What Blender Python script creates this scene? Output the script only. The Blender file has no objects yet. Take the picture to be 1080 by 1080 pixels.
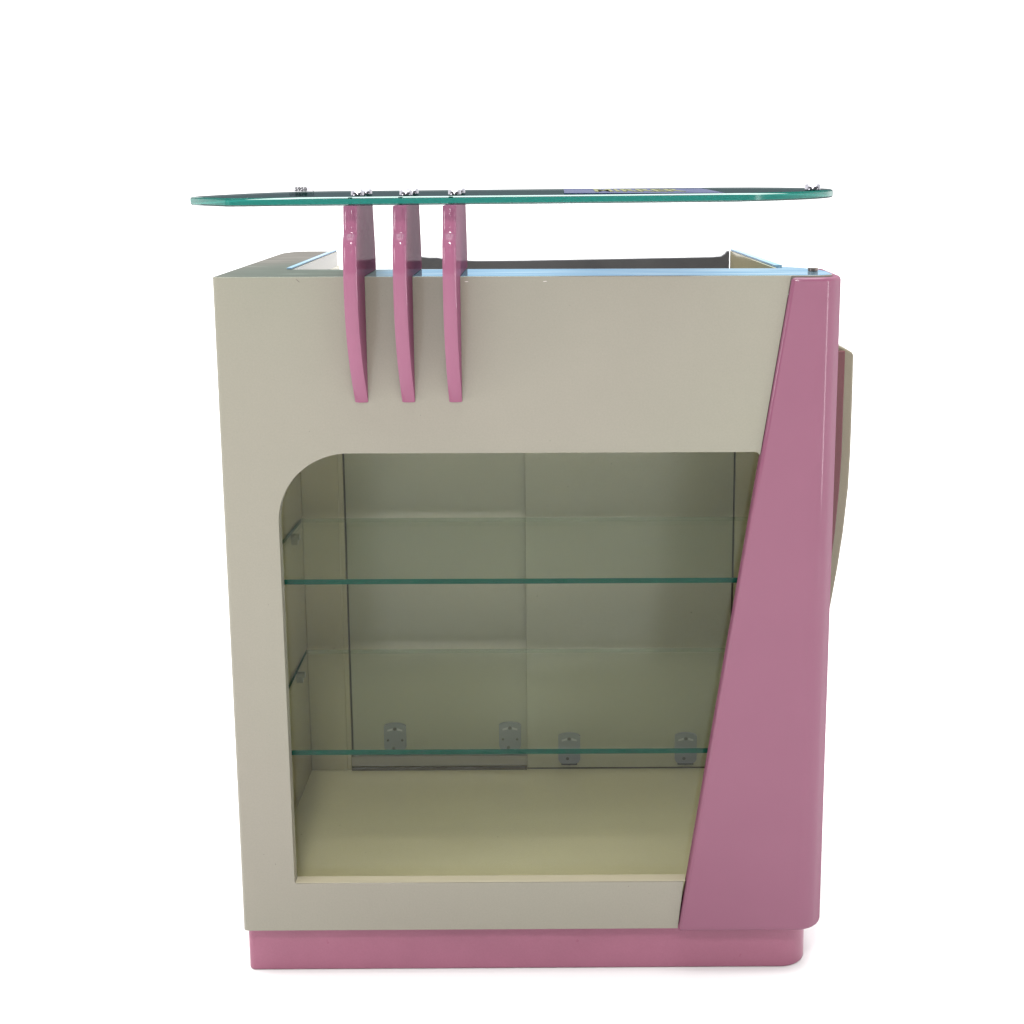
import bpy, bmesh, math, random
from mathutils import Vector, Matrix
random.seed(4)
S = bpy.context.scene
COL = S.collection
OFF = 0.0150                     # plinth foot to the datum the dimensions below are measured from

# ------------------------------------------------------------------ helpers
def obj(name, bm, mats, parent=None, bevel=0.0, segs=2, sharp=32, label=None):
    """one bmesh -> one linked mesh object"""
    bmesh.ops.recalc_face_normals(bm, faces=bm.faces)
    bmesh.ops.translate(bm, vec=(0, 0, OFF), verts=bm.verts)
    for f in bm.faces:
        f.smooth = True
    for e in bm.edges:
        if len(e.link_faces) == 2 and e.calc_face_angle(0) > math.radians(sharp):
            e.smooth = False
    me = bpy.data.meshes.new(name)
    bm.to_mesh(me); bm.free()
    if not isinstance(mats, (list, tuple)):
        mats = [mats]
    for m in mats:
        me.materials.append(m)
    o = bpy.data.objects.new(name, me)
    COL.objects.link(o)
    if parent:
        o.parent = parent
    if bevel:
        b = o.modifiers.new('bevel', 'BEVEL')
        b.width = bevel; b.segments = segs; b.limit_method = 'ANGLE'
        b.angle_limit = math.radians(40); b.harden_normals = False
        b.miter_outer = 'MITER_ARC'
    if label:
        o['label'] = label
    return o

def tag(o, label, cat, group=None):
    o['label'] = label; o['category'] = cat
    if group:
        o['group'] = group
    return o

def box(bm, x0, x1, y0, y1, z0, z1, mi=0):
    vs = [bm.verts.new((x, y, z)) for z in (z0, z1) for y in (y0, y1) for x in (x0, x1)]
    for q in ((0,1,3,2), (4,6,7,5), (0,4,5,1), (2,3,7,6), (0,2,6,4), (1,5,7,3)):
        f = bm.faces.new([vs[i] for i in q]); f.material_index = mi
    return vs

def extrude_poly(bm, pts, axis, a, b, mi=0, shear=None):
    """pts 2-D outline; axis 'x' (pts = y,z), 'y' (pts = x,z) or 'z' (pts = x,y)"""
    def P(p, t):
        return {'x': (t, p[0], p[1]), 'y': (p[0], t, p[1]), 'z': (p[0], p[1], t)}[axis]
    A = [bm.verts.new(P(p, a)) for p in pts]
    B = [bm.verts.new(P(p, b)) for p in pts]
    n = len(pts)
    f0 = bm.faces.new(A); f1 = bm.faces.new(B[::-1])
    sides = []
    for i in range(n):
        f = bm.faces.new((A[i], A[(i+1) % n], B[(i+1) % n], B[i])); sides.append(f)
    for f in [f0, f1] + sides:
        f.material_index = mi
    return f0, f1, sides, A, B

def cyl(bm, c, r, h, axis='z', n=28, mi=0, r2=None):
    r2 = r if r2 is None else r2
    A, B = [], []
    for i in range(n):
        t = 2*math.pi*i/n
        u, v = math.cos(t), math.sin(t)
        for L, rr, d in ((A, r, 0), (B, r2, h)):
            if axis == 'z': p = (c[0]+u*rr, c[1]+v*rr, c[2]+d)
            elif axis == 'y': p = (c[0]+u*rr, c[1]+d, c[2]+v*rr)
            else: p = (c[0]+d, c[1]+u*rr, c[2]+v*rr)
            L.append(bm.verts.new(p))
    fs = [bm.faces.new(A), bm.faces.new(B)]
    for i in range(n):
        fs.append(bm.faces.new((A[i], A[(i+1) % n], B[(i+1) % n], B[i])))
    for f in fs: f.material_index = mi

def arc(cx, cy, r, a0, a1, n):
    return [(cx+r*math.cos(math.radians(a0+(a1-a0)*i/n)), cy+r*math.sin(math.radians(a0+(a1-a0)*i/n))) for i in range(n+1)]

# ------------------------------------------------------------------ materials
def new_mat(name):
    m = bpy.data.materials.new(name); m.use_nodes = True
    nt = m.node_tree
    for n in list(nt.nodes): nt.nodes.remove(n)
    out = nt.nodes.new('ShaderNodeOutputMaterial')
    return m, nt, out

def N(nt, typ, **kw):
    n = nt.nodes.new(typ)
    for k, v in kw.items():
        if k in n.inputs: n.inputs[k].default_value = v
        else: setattr(n, k, v)
    return n

def lacquer(name, col, drift=None, var=0.06, rough=0.25, spec=0.5, coat=0.0, scale=6.0, speck=True, bump=0.0006):
    """painted laminate: faint tonal drift, sparse specks, faint orange peel"""
    m, nt, out = new_mat(name)
    L = nt.links.new
    tc = N(nt, 'ShaderNodeTexCoord')
    n1 = N(nt, 'ShaderNodeTexNoise', Scale=scale, Detail=5.0, Roughness=0.6)
    L(tc.outputs['Object'], n1.inputs['Vector'])
    r1 = N(nt, 'ShaderNodeMapRange'); r1.inputs['From Min'].default_value = .3; r1.inputs['From Max'].default_value = .7
    r1.inputs['To Min'].default_value = 1-var; r1.inputs['To Max'].default_value = 1+var
    L(n1.outputs['Fac'], r1.inputs['Value'])
    mul = N(nt, 'ShaderNodeMix', data_type='RGBA', blend_type='MULTIPLY')
    mul.inputs[0].default_value = 1.0
    mul.inputs[6].default_value = (*col, 1)
    L(r1.outputs['Result'], mul.inputs[7])
    if drift:                                       # slow change of hue across the sheet
        n2 = N(nt, 'ShaderNodeTexNoise', Scale=1.6, Detail=2.0)
        L(tc.outputs['Object'], n2.inputs['Vector'])
        r5 = N(nt, 'ShaderNodeMapRange'); r5.inputs['From Min'].default_value = .38; r5.inputs['From Max'].default_value = .62
        L(n2.outputs['Fac'], r5.inputs['Value'])
        md = N(nt, 'ShaderNodeMix', data_type='RGBA'); L(r5.outputs['Result'], md.inputs[0])
        md.inputs[6].default_value = (*col, 1); md.inputs[7].default_value = (*drift, 1)
        L(md.outputs[2], mul.inputs[6])
    fm = N(nt, 'ShaderNodeTexNoise', Scale=420.0, Detail=2.0); L(tc.outputs['Object'], fm.inputs['Vector'])
    rf = N(nt, 'ShaderNodeMapRange'); rf.inputs['From Min'].default_value = .25; rf.inputs['From Max'].default_value = .75
    rf.inputs['To Min'].default_value = .965; rf.inputs['To Max'].default_value = 1.035; L(fm.outputs['Fac'], rf.inputs['Value'])
    mf = N(nt, 'ShaderNodeMix', data_type='RGBA', blend_type='MULTIPLY'); mf.inputs[0].default_value = 1.0
    L(mul.outputs[2], mf.inputs[6]); L(rf.outputs['Result'], mf.inputs[7])
    c = mf.outputs[2]
    if speck:
        v = N(nt, 'ShaderNodeTexNoise', Scale=230.0, Detail=1.0)
        L(tc.outputs['Object'], v.inputs['Vector'])
        r2 = N(nt, 'ShaderNodeMapRange'); r2.inputs['From Min'].default_value = .80; r2.inputs['From Max'].default_value = .84
        L(v.outputs['Fac'], r2.inputs['Value'])
        mx = N(nt, 'ShaderNodeMix', data_type='RGBA')
        L(r2.outputs['Result'], mx.inputs[0]); L(c, mx.inputs[6])
        mx.inputs[7].default_value = (col[0]*.4, col[1]*.4, col[2]*.4, 1)
        c = mx.outputs[2]
    p = N(nt, 'ShaderNodeBsdfPrincipled')
    L(c, p.inputs['Base Color'])
    n3 = N(nt, 'ShaderNodeTexNoise', Scale=scale*2.3, Detail=4.0)
    L(tc.outputs['Object'], n3.inputs['Vector'])
    r3 = N(nt, 'ShaderNodeMapRange'); r3.inputs['To Min'].default_value = rough*.75; r3.inputs['To Max'].default_value = rough*1.3
    L(n3.outputs['Fac'], r3.inputs['Value']); L(r3.outputs['Result'], p.inputs['Roughness'])
    p.inputs['Specular IOR Level'].default_value = spec
    p.inputs['Coat Weight'].default_value = coat; p.inputs['Coat Roughness'].default_value = .06
    if bump:
        nb = N(nt, 'ShaderNodeTexNoise', Scale=140.0, Detail=2.0)
        L(tc.outputs['Object'], nb.inputs['Vector'])
        b = N(nt, 'ShaderNodeBump', Strength=.25, Distance=bump)
        L(nb.outputs['Fac'], b.inputs['Height']); L(b.outputs['Normal'], p.inputs['Normal'])
    L(p.outputs[0], out.inputs['Surface'])
    return m

def plain(name, col, rough=.4, metal=0.0, spec=.5):
    m, nt, out = new_mat(name)
    tc = N(nt, 'ShaderNodeTexCoord'); n1 = N(nt, 'ShaderNodeTexNoise', Scale=60.0, Detail=4.0)
    nt.links.new(tc.outputs['Object'], n1.inputs['Vector'])
    r = N(nt, 'ShaderNodeMapRange'); r.inputs['To Min'].default_value = rough*.7; r.inputs['To Max'].default_value = rough*1.3
    nt.links.new(n1.outputs['Fac'], r.inputs['Value'])
    p = N(nt, 'ShaderNodeBsdfPrincipled'); p.inputs['Base Color'].default_value = (*col, 1)
    p.inputs['Metallic'].default_value = metal; p.inputs['Specular IOR Level'].default_value = spec
    nt.links.new(r.outputs['Result'], p.inputs['Roughness'])
    nt.links.new(p.outputs[0], out.inputs['Surface'])
    return m

def sheet_glass(name, tint, refl=(1, 1, 1), ior=1.45, rough=.0):
    """faces of thin sheet glass: clear with a slight tint, mirror sheen by Fresnel"""
    m, nt, out = new_mat(name)
    t = N(nt, 'ShaderNodeBsdfTransparent'); t.inputs[0].default_value = (*tint, 1)
    g = N(nt, 'ShaderNodeBsdfGlossy'); g.inputs['Color'].default_value = (*refl, 1); g.inputs['Roughness'].default_value = rough
    # Schlick term that is the same from both sides of the thin sheet
    lw = N(nt, 'ShaderNodeLayerWeight'); lw.inputs['Blend'].default_value = .5
    pw = N(nt, 'ShaderNodeMath', operation='POWER'); nt.links.new(lw.outputs['Facing'], pw.inputs[0]); pw.inputs[1].default_value = 5
    f0 = ((ior-1)/(ior+1))**2
    fr = N(nt, 'ShaderNodeMath', operation='MULTIPLY_ADD'); nt.links.new(pw.outputs[0], fr.inputs[0])
    fr.inputs[1].default_value = 1-f0; fr.inputs[2].default_value = f0
    mx = N(nt, 'ShaderNodeMixShader')
    nt.links.new(fr.outputs[0], mx.inputs[0]); nt.links.new(t.outputs[0], mx.inputs[1]); nt.links.new(g.outputs[0], mx.inputs[2])
    nt.links.new(mx.outputs[0], out.inputs['Surface'])
    return m

def edge_glass(name, deep, clear, rough=.12, spec=.35, mix=.25):
    """polished green edge of float glass"""
    m, nt, out = new_mat(name)
    p = N(nt, 'ShaderNodeBsdfPrincipled'); p.inputs['Base Color'].default_value = (*deep, 1); p.inputs['Roughness'].default_value = rough
    p.inputs['Specular IOR Level'].default_value = spec
    t = N(nt, 'ShaderNodeBsdfTransparent'); t.inputs[0].default_value = (*clear, 1)
    mx = N(nt, 'ShaderNodeMixShader'); mx.inputs[0].default_value = mix
    nt.links.new(p.outputs[0], mx.inputs[1]); nt.links.new(t.outputs[0], mx.inputs[2])
    nt.links.new(mx.outputs[0], out.inputs['Surface'])
    return m

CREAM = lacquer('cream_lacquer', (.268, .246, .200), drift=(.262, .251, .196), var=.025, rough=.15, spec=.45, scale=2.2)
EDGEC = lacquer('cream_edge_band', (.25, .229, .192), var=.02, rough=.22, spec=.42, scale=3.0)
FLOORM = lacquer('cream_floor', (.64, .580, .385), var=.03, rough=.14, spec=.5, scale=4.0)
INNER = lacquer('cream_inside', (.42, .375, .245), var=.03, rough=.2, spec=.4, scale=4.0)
DOORM = lacquer('cream_door', (.365, .35, .25), var=.03, rough=.16, spec=.5, scale=3.0)
PINKB = None  # set below
PLINTH = lacquer('pink_plinth_paint', (.335, .120, .185), var=.05, rough=.3, spec=.35, scale=9.0, speck=False)
DARK = lacquer('charcoal_board', (.10, .10, .112), var=.12, rough=.45, spec=.3, scale=12.0)
SCUFF = plain('brown_scuff', (.11, .075, .065), .6)
CHIP = plain('pale_chip', (.62, .56, .54), .5)
LITSILL = plain('lit_sill_cream', (.42, .375, .27), .35)  # lip lit from above, put in as a paler cream
GAP = plain('dark_rebate', (.125, .108, .078), .8, spec=.0)
ALU = plain('brushed_aluminium', (.42, .40, .36), .38, .6)
ROLL = plain('grey_roller_plastic', (.20, .21, .23), .42)
ROLLD = plain('dark_screw', (.05, .05, .055), .4)
ROLLS = plain('pale_slot', (.42, .42, .40), .5)
CHROME = plain('chrome', (.40, .395, .44), .2, 1.0)
STEEL = plain('dull_steel', (.22, .17, .15), .3, .9)
CLIP = plain('clear_plastic_pin', (.11, .115, .08), .35)
SLEEVE = plain('dark_green_sleeve', (.004, .03, .025), .4)
BLUE = plain('reflected_sign_blue', (.02, .032, .105), .5, spec=.1)  # flat colours for a blue and yellow sign mirrored in the glass
YEL = plain('reflected_sign_yellow', (.17, .18, .075), .6, spec=.1)
TAGM = plain('pale_card', (.62, .60, .64), .6)
INK = plain('black_ink', (.015, .015, .018), .6)
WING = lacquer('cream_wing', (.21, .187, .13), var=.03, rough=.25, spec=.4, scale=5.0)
WINGP = lacquer('reflected_pink', (.13, .042, .048), var=.04, rough=.25, spec=.35, scale=5.0)  # dark red standing in for the pink side's reflection
PANE = sheet_glass('front_pane_glass', (.955, .965, .945), refl=(.8, .84, .84), ior=1.24)
SHELF = sheet_glass('shelf_glass', (.975, .99, .975), refl=(.88, .94, .88), ior=1.42)
SHEDGE = edge_glass('shelf_glass_edge', (.003, .055, .036), (.02, .18, .12), spec=.0, mix=.05)

def satin(name, c0, c1, cap, rough):
    # even lacquer with a restrained sheen and a fine mottle
    m, nt, out = new_mat(name); L = nt.links.new
    tc = N(nt, 'ShaderNodeTexCoord'); nz = N(nt, 'ShaderNodeTexNoise', Scale=9.0, Detail=4.0); L(tc.outputs['Object'], nz.inputs['Vector'])
    cr = N(nt, 'ShaderNodeValToRGB'); L(nz.outputs['Fac'], cr.inputs[0])
    cr.color_ramp.elements[0].color = (*c0, 1); cr.color_ramp.elements[1].color = (*c1, 1)
    p = N(nt, 'ShaderNodeBsdfPrincipled'); p.inputs['Specular IOR Level'].default_value = 0; p.inputs['Roughness'].default_value = .5
    L(cr.outputs[0], p.inputs['Base Color'])
    g = N(nt, 'ShaderNodeBsdfGlossy', Roughness=rough)
    fr = N(nt, 'ShaderNodeFresnel', IOR=1.45); mi = N(nt, 'ShaderNodeMath', operation='MINIMUM'); mi.inputs[1].default_value = cap
    mx = N(nt, 'ShaderNodeMixShader'); L(fr.outputs[0], mi.inputs[0]); L(mi.outputs[0], mx.inputs[0])
    L(p.outputs[0], mx.inputs[1]); L(g.outputs[0], mx.inputs[2]); L(mx.outputs[0], out.inputs['Surface'])
    return m
PINKB = satin('pink_bracket_lacquer', (.275, .096, .163), (.300, .106, .178), .08, .08)
PINK = satin('pink_lacquer', (.224, .080, .131), (.242, .089, .143), .085, .10)

SHBACK = edge_glass('shelf_glass_back_edge', (.22, .27, .20), (.85, .92, .84), spec=.4, mix=.7)

def ledge_material():
    # scuffed grey laminate on the left run, sky reflection tinted into blue gloss elsewhere
    m, nt, out = new_mat('ledge_laminate'); L = nt.links.new
    tc = N(nt, 'ShaderNodeTexCoord'); sx = N(nt, 'ShaderNodeSeparateXYZ'); L(tc.outputs['Object'], sx.inputs[0])
    nz = N(nt, 'ShaderNodeTexNoise', Scale=14.0, Detail=3.0); L(tc.outputs['Object'], nz.inputs['Vector'])
    ad = N(nt, 'ShaderNodeMath', operation='MULTIPLY_ADD'); L(nz.outputs['Fac'], ad.inputs[0]); ad.inputs[1].default_value = .09; L(sx.outputs['X'], ad.inputs[2])
    ra = N(nt, 'ShaderNodeMapRange'); ra.inputs['From Min'].default_value = -.20; ra.inputs['From Max'].default_value = -.12
    L(ad.outputs[0], ra.inputs['Value'])
    # grey part with long scuffs
    mp = N(nt, 'ShaderNodeMapping'); mp.inputs['Scale'].default_value = (9, 60, 20); L(tc.outputs['Object'], mp.inputs['Vector'])
    sc = N(nt, 'ShaderNodeTexNoise', Scale=1.0, Detail=6.0, Roughness=.65); L(mp.outputs[0], sc.inputs['Vector'])
    cr = N(nt, 'ShaderNodeValToRGB'); L(sc.outputs['Fac'], cr.inputs[0])
    cr.color_ramp.elements[0].position = .3; cr.color_ramp.elements[0].color = (.115, .108, .095, 1)
    cr.color_ramp.elements[1].position = .72; cr.color_ramp.elements[1].color = (.24, .225, .205, 1)
    e = cr.color_ramp.elements.new(.55); e.color = (.135, .127, .112, 1)
    p1 = N(nt, 'ShaderNodeBsdfPrincipled'); L(cr.outputs[0], p1.inputs['Base Color']); p1.inputs['Roughness'].default_value = .65
    p1.inputs['Specular IOR Level'].default_value = .06
    d = N(nt, 'ShaderNodeBsdfDiffuse'); d.inputs[0].default_value = (.20, .26, .32, 1)  # sky blue put into the base and gloss colours
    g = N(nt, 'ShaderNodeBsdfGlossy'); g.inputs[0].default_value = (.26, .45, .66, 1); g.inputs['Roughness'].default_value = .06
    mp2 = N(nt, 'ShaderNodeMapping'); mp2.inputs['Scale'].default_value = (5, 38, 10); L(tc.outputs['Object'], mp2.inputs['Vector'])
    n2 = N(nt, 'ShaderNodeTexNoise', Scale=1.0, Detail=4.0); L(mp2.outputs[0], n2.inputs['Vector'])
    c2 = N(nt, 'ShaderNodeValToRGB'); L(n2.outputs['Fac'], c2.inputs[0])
    c2.color_ramp.elements[0].position = .38; c2.color_ramp.elements[0].color = (.27, .45, .64, 1)  # paler streaks painted in for a broken reflection
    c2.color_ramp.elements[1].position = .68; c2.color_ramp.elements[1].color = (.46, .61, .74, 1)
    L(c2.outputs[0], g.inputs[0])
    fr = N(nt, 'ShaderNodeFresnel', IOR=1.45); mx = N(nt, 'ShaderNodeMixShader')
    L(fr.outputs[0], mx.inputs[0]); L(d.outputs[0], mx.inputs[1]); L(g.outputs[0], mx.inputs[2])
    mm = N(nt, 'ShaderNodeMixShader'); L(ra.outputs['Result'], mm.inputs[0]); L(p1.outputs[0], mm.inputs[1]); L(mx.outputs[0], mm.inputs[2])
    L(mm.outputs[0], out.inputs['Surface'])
    return m
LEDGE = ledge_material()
SKYTRIM = plain('sky_reflection_trim', (.30, .42, .58), .5, spec=.1)  # sky reflection along the rim put in as base colour

TGFACE = sheet_glass('top_glass_face', (.80, .92, .89), refl=(.066, .077, .088), ior=1.5, rough=.03)  # dark gloss tint stands in for a dark building's reflection
TGEDGE = edge_glass('top_glass_edge', (.006, .165, .135), (.05, .45, .38), rough=.14, spec=.45, mix=.22)


# ------------------------------------------------------------------ the counter
counter = bpy.data.objects.new('display_counter', None); COL.objects.link(counter)
counter.empty_display_size = .2
tag(counter, 'cream and pink lacquered display counter with glazed front, glass shelves and raised glass top', 'counter')

XL, XR = -.4186, .4206
ZB = .057
def xline(z): return .2100 + .1481*(z-.0557)          # slanting joint between cream front and pink corner

# plinth
bm = bmesh.new()
pts = arc(-.4168+.010, .016+.010, .010, 180, 270, 5) + arc(.4025-.040, .016+.040, .040, 270, 360, 12) + [(.4025, .47), (-.4168, .47)]
extrude_poly(bm, pts, 'z', -OFF, ZB-.001)
obj('plinth', bm, PLINTH, counter, bevel=.0025)

# cream front panel: C-shaped, open to the slanting joint, window with a big upper left radius
bm = bmesh.new()
zt, zbot = .7610, .1302
R = .098
g = .0006
out_pts = [(XL, ZB), (xline(ZB)-g, ZB), (xline(zbot)-g-.003, zbot)]
win = [(xline(zbot)-g-.003, zbot)] + arc(-.3418+.004, zbot+.004, .004, 270, 180, 4)
ul = arc(-.3432+R, zt-R*.98, R, 180, 90, 22)
ul = [(x, zt-R*.98+(z-(zt-R*.98))*.98) for x, z in ul]
win += ul + arc(xline(zt)-g-.007, zt-.005, .005, 90, 20, 4)
poly = [(XL, ZB), (xline(ZB)-g, ZB)] + win + [(xline(zt-.004)-g, zt-.0045)] + [(xline(.9996)-g, .9996), (XL, .9996)]
extrude_poly(bm, poly, 'y', 0.0, .020)
bm.verts.ensure_lookup_table()
edges = [e for e in bm.edges if all(abs(v.co.x-XL) < 1e-5 and v.co.y < 1e-5 for v in e.verts)]
bmesh.ops.bevel(bm, geom=edges, offset=.007, segments=5, affect='EDGES', profile=.5)
# a short scuff and two chips along the upper edge
def nick(x, z, ln, w, ang, mi):
    c, s_ = math.cos(math.radians(ang)), math.sin(math.radians(ang))
    pts = [(x+u*c-v*s_, z+u*s_+v*c) for u, v in ((-ln/2, -w*.2), (-ln*.1, -w/2), (ln/2, -w*.1), (ln*.2, w/2), (-ln*.35, w*.35))]
    extrude_poly(bm, pts, 'y', -.00012, .0006, mi)
nick(-.3045, .9945, .0085, .0011, -42, 1); nick(.0225, .9930, .0062, .0012, 3, 2); nick(-.0815, .9930, .0060, .0012, -2, 2)
nick(-.362, .548, .0016, .0011, 20, 1); nick(.138, .1235, .0022, .0012, 60, 1); nick(-.384, .176, .0016, .0012, 10, 1)
obj('front_panel', bm, [CREAM, SCUFF, CHIP], counter, bevel=.0013)

# added strip: paler colour paints in the top-lit lip of the window
bm = bmesh.new(); box(bm, -.3412, xline(.131)-.0012, .0012, .0196, .1303, .1314)
obj('lit_sill', bm, LITSILL, counter, bevel=.0004)

# cream left side
bm = bmesh.new(); box(bm, XL, XL+.0145, .0205, .47, ZB, .9752)
obj('side_panel', bm, CREAM, counter, bevel=.001)

# pink corner: slanting left edge, rounded vertical corner, runs back along the right side
bm = bmesh.new()
T = .0112; RC = .040
def pink_ring(z):
    o = [(xline(z), -.007)] + arc(XR-RC, -.007+RC, RC, 270, 360, 14) + [(XR, .158)]
    i = [(XR-T, .158)] + arc(XR-RC, -.007+RC, RC-T, 360, 270, 14) + [(xline(z), -.007+T)]
    return [Vector((x, y, z)) for x, y in o+i]
A = [bm.verts.new(v) for v in pink_ring(.0555)]; B = [bm.verts.new(v) for v in pink_ring(.9975)]
n = len(A)
for i in range(n):
    bm.faces.new((A[i], A[(i+1) % n], B[(i+1) % n], B[i]))
half = n//2
for V in (A, B):
    for i in range(half-1):
        bm.faces.new((V[i], V[i+1], V[n-2-i], V[n-1-i]))
vs = []
for z in (.0565, .9748):
    x = xline(z)+.0004
    vs += [bm.verts.new((x+dx, y, z)) for dx, y in ((0, -.004), (.013, -.004), (.013, .0195), (0, .0195))]
for q in ((0,1,2,3), (4,5,6,7), (0,1,5,4), (1,2,6,5), (2,3,7,6), (3,0,4,7)):
    bm.faces.new([vs[i] for i in q])
obj('corner_panel', bm, PINK, counter, bevel=.0048, segs=3)

bm = bmesh.new(); box(bm, XR-T, XR-.0002, .1584, .47, ZB, .925)
obj('side_panel', bm, PINK, counter, bevel=.001, label='pink right side panel')

# top board (ledge) round the open well
bm = bmesh.new()
rx = XR-T-.0004
outer = ([(XL+.0012, .0065), (XL+.0040, .0045), (XL+.0080, .0040), (xline(1.0)-.001, .0040), (xline(1.0), .0046)] +
         arc(rx-.028, .0046+.028, .028, 270, 360, 10) + [(rx, .075), (.400, .112), (.384, .142), (.362, .158)])
inner = [(.3497, .158), (.3497, .128), (-.336, .128), (-.3345, .535)]
back = [(-.385, .5355), (-.400, .529), (-.409, .515), (-.4165, .49), (XL+.0008, .462)]
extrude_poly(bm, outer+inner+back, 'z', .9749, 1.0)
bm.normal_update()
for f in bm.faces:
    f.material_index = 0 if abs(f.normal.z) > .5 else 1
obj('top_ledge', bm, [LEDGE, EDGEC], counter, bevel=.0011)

# right wall of the well: slim board, slanting slightly inwards
bm = bmesh.new()
extrude_poly(bm, [(.3497, .1285), (.3607, .1585), (.3412, .532), (.3308, .532)], 'z', .800, .9992)
obj('well_wall', bm, [INNER], counter, bevel=.0008)
bm = bmesh.new()
extrude_poly(bm, [(.3502, .1590), (.3612, .1590), (.3420, .531), (.3312, .531)], 'z', .9996, 1.0022)
obj('edge_trim', bm, SKYTRIM, counter)
# left wall of the well and the pale strip along its upper edge
bm = bmesh.new(); extrude_poly(bm, [(-.350, .129), (-.3362, .129), (-.3347, .556), (-.350, .556)], 'z', .815, .9752)
obj('well_wall', bm, INNER, counter)
bm = bmesh.new(); extrude_poly(bm, [(-.3435, .130), (-.3366, .130), (-.3350, .536), (-.3420, .536)], 'z', 1.0004, 1.0022)
obj('edge_trim', bm, SKYTRIM, counter)
# charcoal board across the back of the well
bm = bmesh.new()
prof = [(-.197, .82), (.3300, .82), (.3300, .9985), (.3265, .9985), (.3225, .9935), (.316, .9895), (.300, .9882), (.21, .9868), (.10, .9850), (-.02, .9832), (-.10, .9828), (-.150, .9850), (-.165, .9885), (-.180, .9885), (-.197, .9905)]
extrude_poly(bm, prof, 'y', .5335, .548)
obj('back_board', bm, DARK, counter, bevel=.0008)
# well floor = top of the glazed compartment
bm = bmesh.new(); box(bm, -.4000, .4030, .0205, .530, .785, .799)
obj('well_floor', bm, INNER, counter)

# glazed compartment
YB = .452
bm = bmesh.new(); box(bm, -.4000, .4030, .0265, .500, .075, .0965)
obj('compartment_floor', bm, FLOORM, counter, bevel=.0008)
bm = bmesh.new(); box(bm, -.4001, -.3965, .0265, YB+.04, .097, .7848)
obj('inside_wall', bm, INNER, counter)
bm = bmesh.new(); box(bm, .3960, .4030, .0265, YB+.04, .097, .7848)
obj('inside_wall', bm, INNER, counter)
# back frame stiles left and right of the sliding doors
bm = bmesh.new(); box(bm, -.3964, -.3335, YB+.008, YB+.018, .0970, .7846); box(bm, -.3400, -.3262, YB+.0105, YB+.020, .0972, .7844)
obj('back_stile', bm, INNER, counter, bevel=.0012)
bm = bmesh.new(); box(bm, .3385, .3958, YB+.008, YB+.018, .0970, .7846)
obj('back_stile', bm, INNER, counter, bevel=.0012)
bm = bmesh.new(); box(bm, -.40, .40, YB+.046, YB+.049, .0972, .7840)
obj('back_rebate', bm, GAP, counter)
# sliding doors, each on two rollers
def roller(parent, x, y, ztop, h=.054, w=.0385):
    bm = bmesh.new()
    z0 = ztop-h
    pts = [(x-w/2, z0+.010), (x-w/2+.003, z0+.004), (x-w/2+.008, z0+.002), (x+w/2-.008, z0+.002), (x+w/2-.003, z0+.004), (x+w/2, z0+.010), (x+w/2, ztop-.006)]
    pts += [(x+w/2*math.cos(math.radians(a)), ztop-.0065+.0065*math.sin(math.radians(a))) for a in range(15, 166, 15)]
    pts += [(x-w/2, ztop-.006)]
    extrude_poly(bm, pts, 'y', y-.006, y-.0002, 0)
    for s in (-1, 1):                                                     # slots, dimples, wheel
        extrude_poly(bm, [(x+s*.004, ztop-.0125), (x+s*.013, ztop-.0145), (x+s*.013, ztop-.0115), (x+s*.004, ztop-.0085)], 'y', y-.0064, y-.0055, 2)
        cyl(bm, (x+s*.0125, y-.0066, ztop-.031), .0022, .001, 'y', 14, 1)
    cyl(bm, (x, y-.0068, ztop-.010), .0030, .0015, 'y', 16, 1)
    cyl(bm, (x-.003, y-.0068, ztop-.0465), .0028, .0015, 'y', 16, 1)
    cyl(bm, (x, y-.0050, z0+.0060), .0075, .004, 'y', 20, 1)
    box(bm, x-.014, x+.014, y-.0045, y-.001, z0-.0012, z0+.005, 1)
    return obj('roller', bm, [ROLL, ROLLD, ROLLS], parent)
bm = bmesh.new(); box(bm, -.3245, .045, YB+.0225, YB+.0385, .1285, .7842)
d1 = obj('sliding_door', bm, DOORM, counter, bevel=.0008)
roller(d1, -.2500, YB+.0225, .1800); roller(d1, -.0480, YB+.0225, .1810)
bm = bmesh.new(); box(bm, -.0180, .3352, YB+.006, YB+.022, .1012, .7842)
d2 = obj('sliding_door', bm, DOORM, counter, bevel=.0008)
roller(d2, .0560, YB+.006, .1670, .058); roller(d2, .2600, YB+.006, .1665, .058)
# double track under the doors
bm = bmesh.new()
box(bm, -.3255, -.0185, YB+.0075, YB+.0250, .1050, .1225, 0)
box(bm, -.3255, -.0185, YB+.0060, YB+.0072, .0970, .1035, 1)
box(bm, -.3255, -.0185, YB+.0252, YB+.0300, .1055, .1268, 1)
box(bm, -.0178, .3385, YB+.0100, YB+.0180, .0970, .1008, 1)
obj('door_track', bm, [ALU, GAP], counter)

# front pane
bm = bmesh.new(); box(bm, -.385, .395, .0212, .0258, .0990, .7835)
pane = obj('front_pane', bm, PANE, counter)

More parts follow.
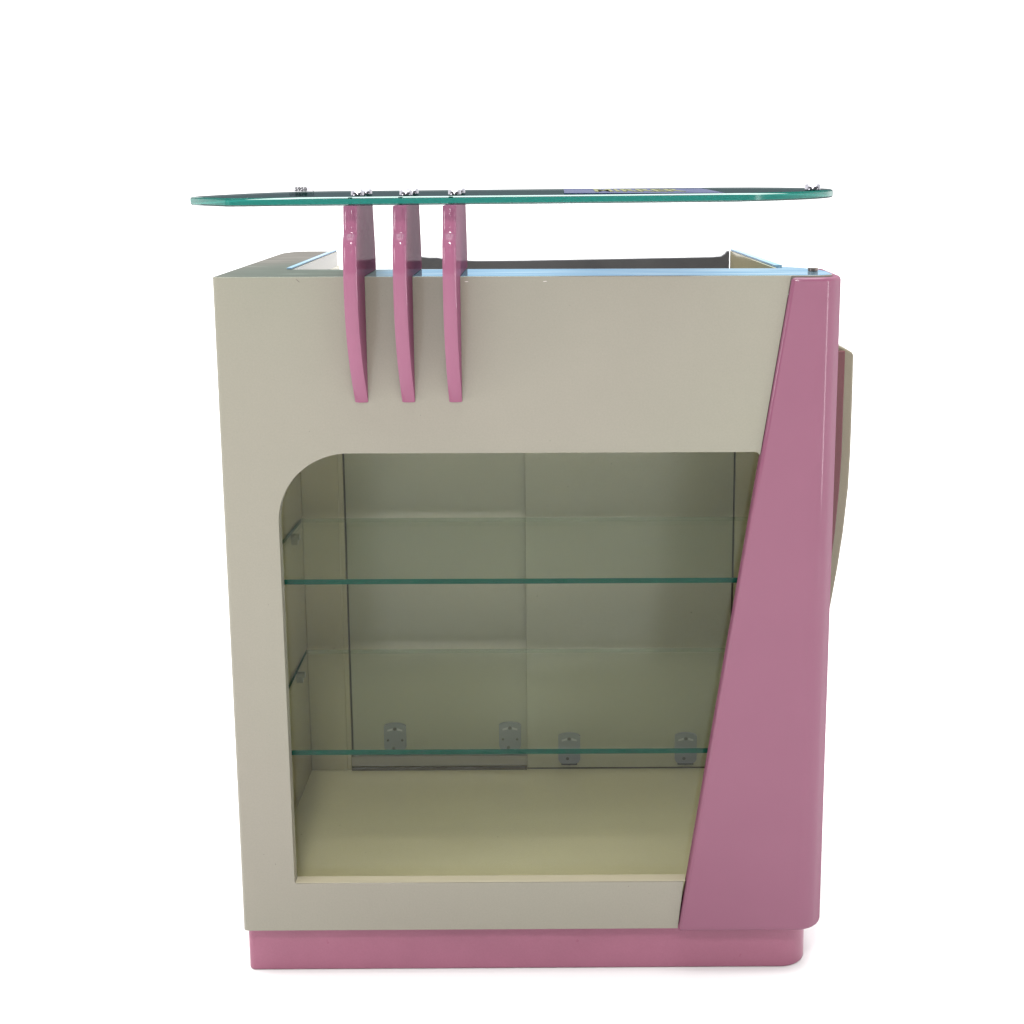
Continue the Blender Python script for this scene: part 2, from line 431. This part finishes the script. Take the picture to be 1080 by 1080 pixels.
# glass shelves, on clear pins
def shelf(zf, zb, y0=.035, y1=.440, t=.0078):
    bm = bmesh.new()
    vs = box(bm, -.3950, .3945, y0, y1, 0, t)
    for v in vs:
        v.co.z += zf-t + (zb-zf)*(v.co.y-y0)/(y1-y0)
    bm.normal_update()
    for f in bm.faces:
        f.material_index = 0 if abs(f.normal.z) > .5 else (2 if f.calc_center_median().y > y1-1e-4 else 1)
    o = obj('glass_shelf', bm, [SHELF, SHEDGE, SHBACK], counter, bevel=.0005)
    for x, s in ((-.3960, 1), (.3955, -1)):
        for y in (.10, .36):
            z = zf-t+(zb-zf)*(y-y0)/(y1-y0)
            bm = bmesh.new(); cyl(bm, (x if s > 0 else x-.013, y, z-.0062), .0055, .013, 'x', 16)
            box(bm, min(x, x+s*.010), max(x, x+s*.010), y-.006, y+.006, z-.018, z-.0075)
            obj('shelf_pin', bm, CLIP, o)
    return o
shelf(.5738, .5590); shelf(.3192, .3270)

# three curved pink brackets that carry the glass
front_prof = [(-.0585, 1.0944), (-.0600, 1.083), (-.0618, 1.070), (-.0622, 1.0625), (-.0640, 1.0585), (-.0704, 1.0535), (-.0738, 1.044), (-.0755, 1.030), (-.0768, 1.008), (-.0765, .985), (-.0738, .960), (-.0675, .934), (-.0570, .908), (-.0420, .882), (-.0240, .858), (-.0100, .841), (-.0016, .8312)]
for xc, back in ((-.2248, .116), (-.1617, .128), (-.0985, .150)):
    bm = bmesh.new()
    H, K = .0086, 6
    rows = []
    for k, (y, z) in enumerate(front_prof):
        a, b = front_prof[max(k-1, 0)], front_prof[min(k+1, len(front_prof)-1)]
        t = Vector((b[0]-a[0], b[1]-a[1])).normalized(); nrm = (-t[1], t[0])       # points into the board
        cw = .0030 if z > .99 else .0009+.0021*max(0, (z-.86)/.13)
        rows.append([bm.verts.new((xc+H*q/K, y+nrm[0]*cw*abs(q/K)**3, z+nrm[1]*cw*abs(q/K)**3)) for q in range(-K, K+1)])
    bk = [(-.0007, .8325), (-.0007, 1.0006), (back+.004, 1.0006), (back+.003, 1.020), (back-.002, 1.046), (back-.009, 1.072), (back-.014, 1.0944)]
    Lb = [bm.verts.new((xc-H, y, z)) for y, z in bk]; Rb = [bm.verts.new((xc+H, y, z)) for y, z in bk]
    for u, v in zip(rows, rows[1:]):
        for q in range(2*K): bm.faces.new((u[q], u[q+1], v[q+1], v[q]))
    for u, v, w, x in zip(Lb, Lb[1:], Rb, Rb[1:]): bm.faces.new((u, v, x, w))
    bm.faces.new([rw[0] for rw in rows] + Lb); bm.faces.new([rw[-1] for rw in rows] + Rb)
    bm.faces.new(rows[0] + [Rb[-1], Lb[-1]]); bm.faces.new(rows[-1] + [Rb[0], Lb[0]])
    obj('glass_bracket', bm, PINKB, counter, sharp=38)

# raised glass top
def gz(x, y): return 1.0943 + .0045*(x+.37)/.63
outline = ([(-.4430, .010), (-.4425, .004), (-.4400, -.003), (-.3790, -.0790), (-.3740, -.0835), (-.3680, -.0850)] + [(.240, -.0850), (.262, -.083), (.290, -.072)] +
           [(.330, -.045), (.370, -.006), (.400, .040), (.417, .085), (.422, .125), (.417, .160), (.398, .205), (.368, .245), (.330, .275), (.280, .290)] +
           [(-.300, .300), (-.345, .285), (-.380, .245), (-.405, .190), (-.429, .110), (-.4405, .050)])
bm = bmesh.new()
f0, f1, sides, A, B = extrude_poly(bm, outline, 'z', 0, .0108, 0)
for f in sides: f.material_index = 1
for v in bm.verts: v.co.z += gz(v.co.x, v.co.y)
glass = obj('glass_top', bm, [TGFACE, TGEDGE], counter, bevel=.0021, segs=1)
# chrome fixings through the glass
def cap(x, y, r=.0084, h=.0064):
    z = gz(x, y)+.0110
    bm = bmesh.new()
    cyl(bm, (x, y, z), r, h*.8, 'z', 32); cyl(bm, (x, y, z+h*.8), r, h*.2, 'z', 32, 0, r*.86)
    bmesh.ops.remove_doubles(bm, verts=bm.verts, dist=1e-6)
    return obj('fixing_cap', bm, CHROME, glass)
for xc in (-.2248, -.1617, -.0985):
    cap(xc+.004, -.012); cap(xc+.004, .070)
    bm = bmesh.new(); cyl(bm, (xc+.004, -.079, gz(xc, 0)+.0006), .0028, .0096, 'z', 20)
    obj('fixing_sleeve', bm, SLEEVE, glass)
cap(.3895, .088, .0108, .0072)
bm = bmesh.new(); cyl(bm, (.3895, .068, 1.0004), .0070, .0045, 'z', 28)
obj('post_foot', bm, STEEL, counter)

# curved cream wing on the right side, maroon strip painting in the pink side's reflection
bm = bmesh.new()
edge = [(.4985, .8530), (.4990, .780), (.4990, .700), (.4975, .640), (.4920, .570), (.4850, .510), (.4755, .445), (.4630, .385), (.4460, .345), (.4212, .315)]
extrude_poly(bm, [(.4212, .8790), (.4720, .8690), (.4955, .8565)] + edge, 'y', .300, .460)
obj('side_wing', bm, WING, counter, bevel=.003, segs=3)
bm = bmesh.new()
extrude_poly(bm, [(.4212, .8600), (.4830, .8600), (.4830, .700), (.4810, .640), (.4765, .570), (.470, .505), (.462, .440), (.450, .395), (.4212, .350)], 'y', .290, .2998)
obj('wing_reflection', bm, WINGP, counter, bevel=.0012)

# ------------------------------------------------------------------ painted sign reflection and price tag on the glass top
def text_bm(txt, size, mat_index=0, depth=.0003):
    cu = bpy.data.curves.new('lettering', 'FONT'); cu.body = txt; cu.size = size; cu.extrude = depth
    cu.align_x = 'CENTER'; cu.align_y = 'CENTER'; cu.offset = size*.02
    o = bpy.data.objects.new('lettering', cu); COL.objects.link(o)
    bpy.context.view_layer.update()
    me = bpy.data.meshes.new_from_object(o.evaluated_get(bpy.context.evaluated_depsgraph_get()))
    bm = bmesh.new(); bm.from_mesh(me)
    bpy.data.objects.remove(o); bpy.data.curves.remove(cu); bpy.data.meshes.remove(me)
    return bm

strip = bpy.data.objects.new('sign_reflection', None); COL.objects.link(strip)  # flat strip painted in place of a sign's mirror image
tag(strip, 'mirror image of a blue board with yellow letters, painted as a flat strip on the glass top', 'painted reflection')
Z = gz(.14, .1)+.0110
bm = bmesh.new(); box(bm, .048, .255, -.050, .235, Z, Z+.0006)
obj('backing', bm, BLUE, strip)
bm = text_bm('MIRRER', .05)
for v in bm.verts: v.co = Vector((.148+v.co.x*.72, .085+v.co.y*4.2, Z+.0009+v.co.z))
obj('lettering', bm, YEL, strip)

ptag = bpy.data.objects.new('price_tag', None); COL.objects.link(ptag)
tag(ptag, 'tiny pale price tag with black digits standing near the left end of the glass top', 'price tag')
zt_ = gz(-.33, .27)+.0110
bm = bmesh.new(); extrude_poly(bm, [(.270, zt_), (.278, zt_), (.2745, zt_+.0062), (.2735, zt_+.0062)], 'x', -.3625, -.3265)
obj('backing', bm, TAGM, ptag)
bm = text_bm('5958', .0078)
for v in bm.verts: v.co = Vector((-.3445+v.co.x*1.15, .2702-v.co.z+.0004*0, zt_+.0034+v.co.y))
obj('lettering', bm, INK, ptag)

# ------------------------------------------------------------------ floor
m, nt, out = new_mat('white_floor'); L = nt.links.new
tc = N(nt, 'ShaderNodeTexCoord'); nz = N(nt, 'ShaderNodeTexNoise', Scale=1.5, Detail=5.0); L(tc.outputs['Object'], nz.inputs['Vector'])
r = N(nt, 'ShaderNodeMapRange'); r.inputs['To Min'].default_value = .76; r.inputs['To Max'].default_value = .79; L(nz.outputs['Fac'], r.inputs['Value'])
cb = N(nt, 'ShaderNodeCombineColor'); [L(r.outputs['Result'], cb.inputs[i]) for i in range(3)]
p = N(nt, 'ShaderNodeBsdfDiffuse'); L(cb.outputs[0], p.inputs[0]); L(p.outputs[0], out.inputs['Surface'])
bm = bmesh.new()
bmesh.ops.create_circle(bm, cap_ends=True, radius=40, segments=96)
bmesh.ops.translate(bm, vec=(0, 0, -OFF), verts=bm.verts)
fl = obj('floor', bm, m); fl['kind'] = 'structure'

# ------------------------------------------------------------------ light
W = bpy.data.worlds.new('World'); S.world = W; W.use_nodes = True
nt = W.node_tree; L = nt.links.new
for n_ in list(nt.nodes): nt.nodes.remove(n_)
wo = N(nt, 'ShaderNodeOutputWorld'); bg = N(nt, 'ShaderNodeBackground')
tc = N(nt, 'ShaderNodeTexCoord'); sp = N(nt, 'ShaderNodeSeparateXYZ'); L(tc.outputs['Generated'], sp.inputs[0])
# bright white studio behind and above, dimmer towards the camera side and to the right
a = N(nt, 'ShaderNodeMapRange'); a.interpolation_type = 'SMOOTHSTEP'
a.inputs['From Min'].default_value = -.35; a.inputs['From Max'].default_value = .32; a.inputs['To Min'].default_value = .12; a.inputs['To Max'].default_value = 1.5
L(sp.outputs['Y'], a.inputs['Value'])
b = N(nt, 'ShaderNodeMapRange'); b.inputs['From Min'].default_value = -1; b.inputs['From Max'].default_value = 1; b.inputs['To Min'].default_value = 1.2; b.inputs['To Max'].default_value = .95
L(sp.outputs['X'], b.inputs['Value'])
mu = N(nt, 'ShaderNodeMath', operation='MULTIPLY'); L(a.outputs[0], mu.inputs[0]); L(b.outputs[0], mu.inputs[1])
# overhead glow added to keep the floor white
c = N(nt, 'ShaderNodeMapRange'); c.interpolation_type = 'SMOOTHSTEP'
c.inputs['From Min'].default_value = .80; c.inputs['From Max'].default_value = .96; c.inputs['To Min'].default_value = 0; c.inputs['To Max'].default_value = 6.5
L(sp.outputs['Z'], c.inputs['Value'])
sm = N(nt, 'ShaderNodeMath', operation='ADD'); L(mu.outputs[0], sm.inputs[0]); L(c.outputs[0], sm.inputs[1])
L(sm.outputs[0], bg.inputs['Strength']); bg.inputs['Color'].default_value = (1, 1, 1, 1)
L(bg.outputs[0], wo.inputs['Surface'])

def area(name, loc, target, size, power, col=(1, 1, 1)):
    l = bpy.data.lights.new(name, 'AREA'); l.energy = power; l.size = size; l.color = col; l.shape = 'DISK'
    o = bpy.data.objects.new(name, l); COL.objects.link(o); o.location = loc
    o.rotation_euler = (Vector(target)-Vector(loc)).to_track_quat('-Z', 'Y').to_euler()
    return o
area('key_lamp', (-.12, -2.65, 3.40), (0, 0, .45), .55, 57, (1, .985, .96))
area('fill_left', (-3.0, -1.5, 1.5), (0, 0, .5), .8, 22, (1, .99, .98))  # added fill that brightens left-facing bevels and edges
st = area('corner_highlight_fill', (2.3, -1.0, 1.0), (.4, 0, .6), .12, 7)  # added light that draws a gloss line down the pink corner
st.data.shape = 'RECTANGLE'; st.data.size_y = 1.7
for i, (x, y, z) in enumerate(((-.1, -2.6, 1.75), (-.0, -2.2, 2.2), (.1, -1.7, 2.5))):
    area('spot_lamp', (x, y, z), (-.15, 0, 1.0), .05, 1.6)

# ------------------------------------------------------------------ camera
cam = bpy.data.cameras.new('camera'); co = bpy.data.objects.new('camera', cam); COL.objects.link(co)
pitch, roll, yaw = 0.18697726, 0.00222076, -0.0067264
M = Matrix.Rotation(yaw, 3, 'Z') @ Matrix.Rotation(-pitch, 3, 'X') @ Matrix.Rotation(roll, 3, 'Y')
M = M @ Matrix.Rotation(math.radians(90), 3, 'X')
co.matrix_world = Matrix.Translation((.04090599, -1.88859384, 1.1516808+OFF)) @ M.to_4x4()
cam.sensor_width = 36; cam.lens = 50.0
cam.shift_x = (540-600)/1080; cam.shift_y = (452-540)/1080
cam.clip_start = .05; cam.clip_end = 200
S.camera = co

S.render.engine = 'CYCLES'
S.cycles.max_bounces = 14; S.cycles.transparent_max_bounces = 24; S.cycles.transmission_bounces = 14
S.cycles.use_denoising = True
S.view_settings.view_transform = 'Standard'; S.view_settings.look = 'None'
S.view_settings.exposure = 0; S.view_settings.gamma = 1; S.view_settings.use_curve_mapping = False
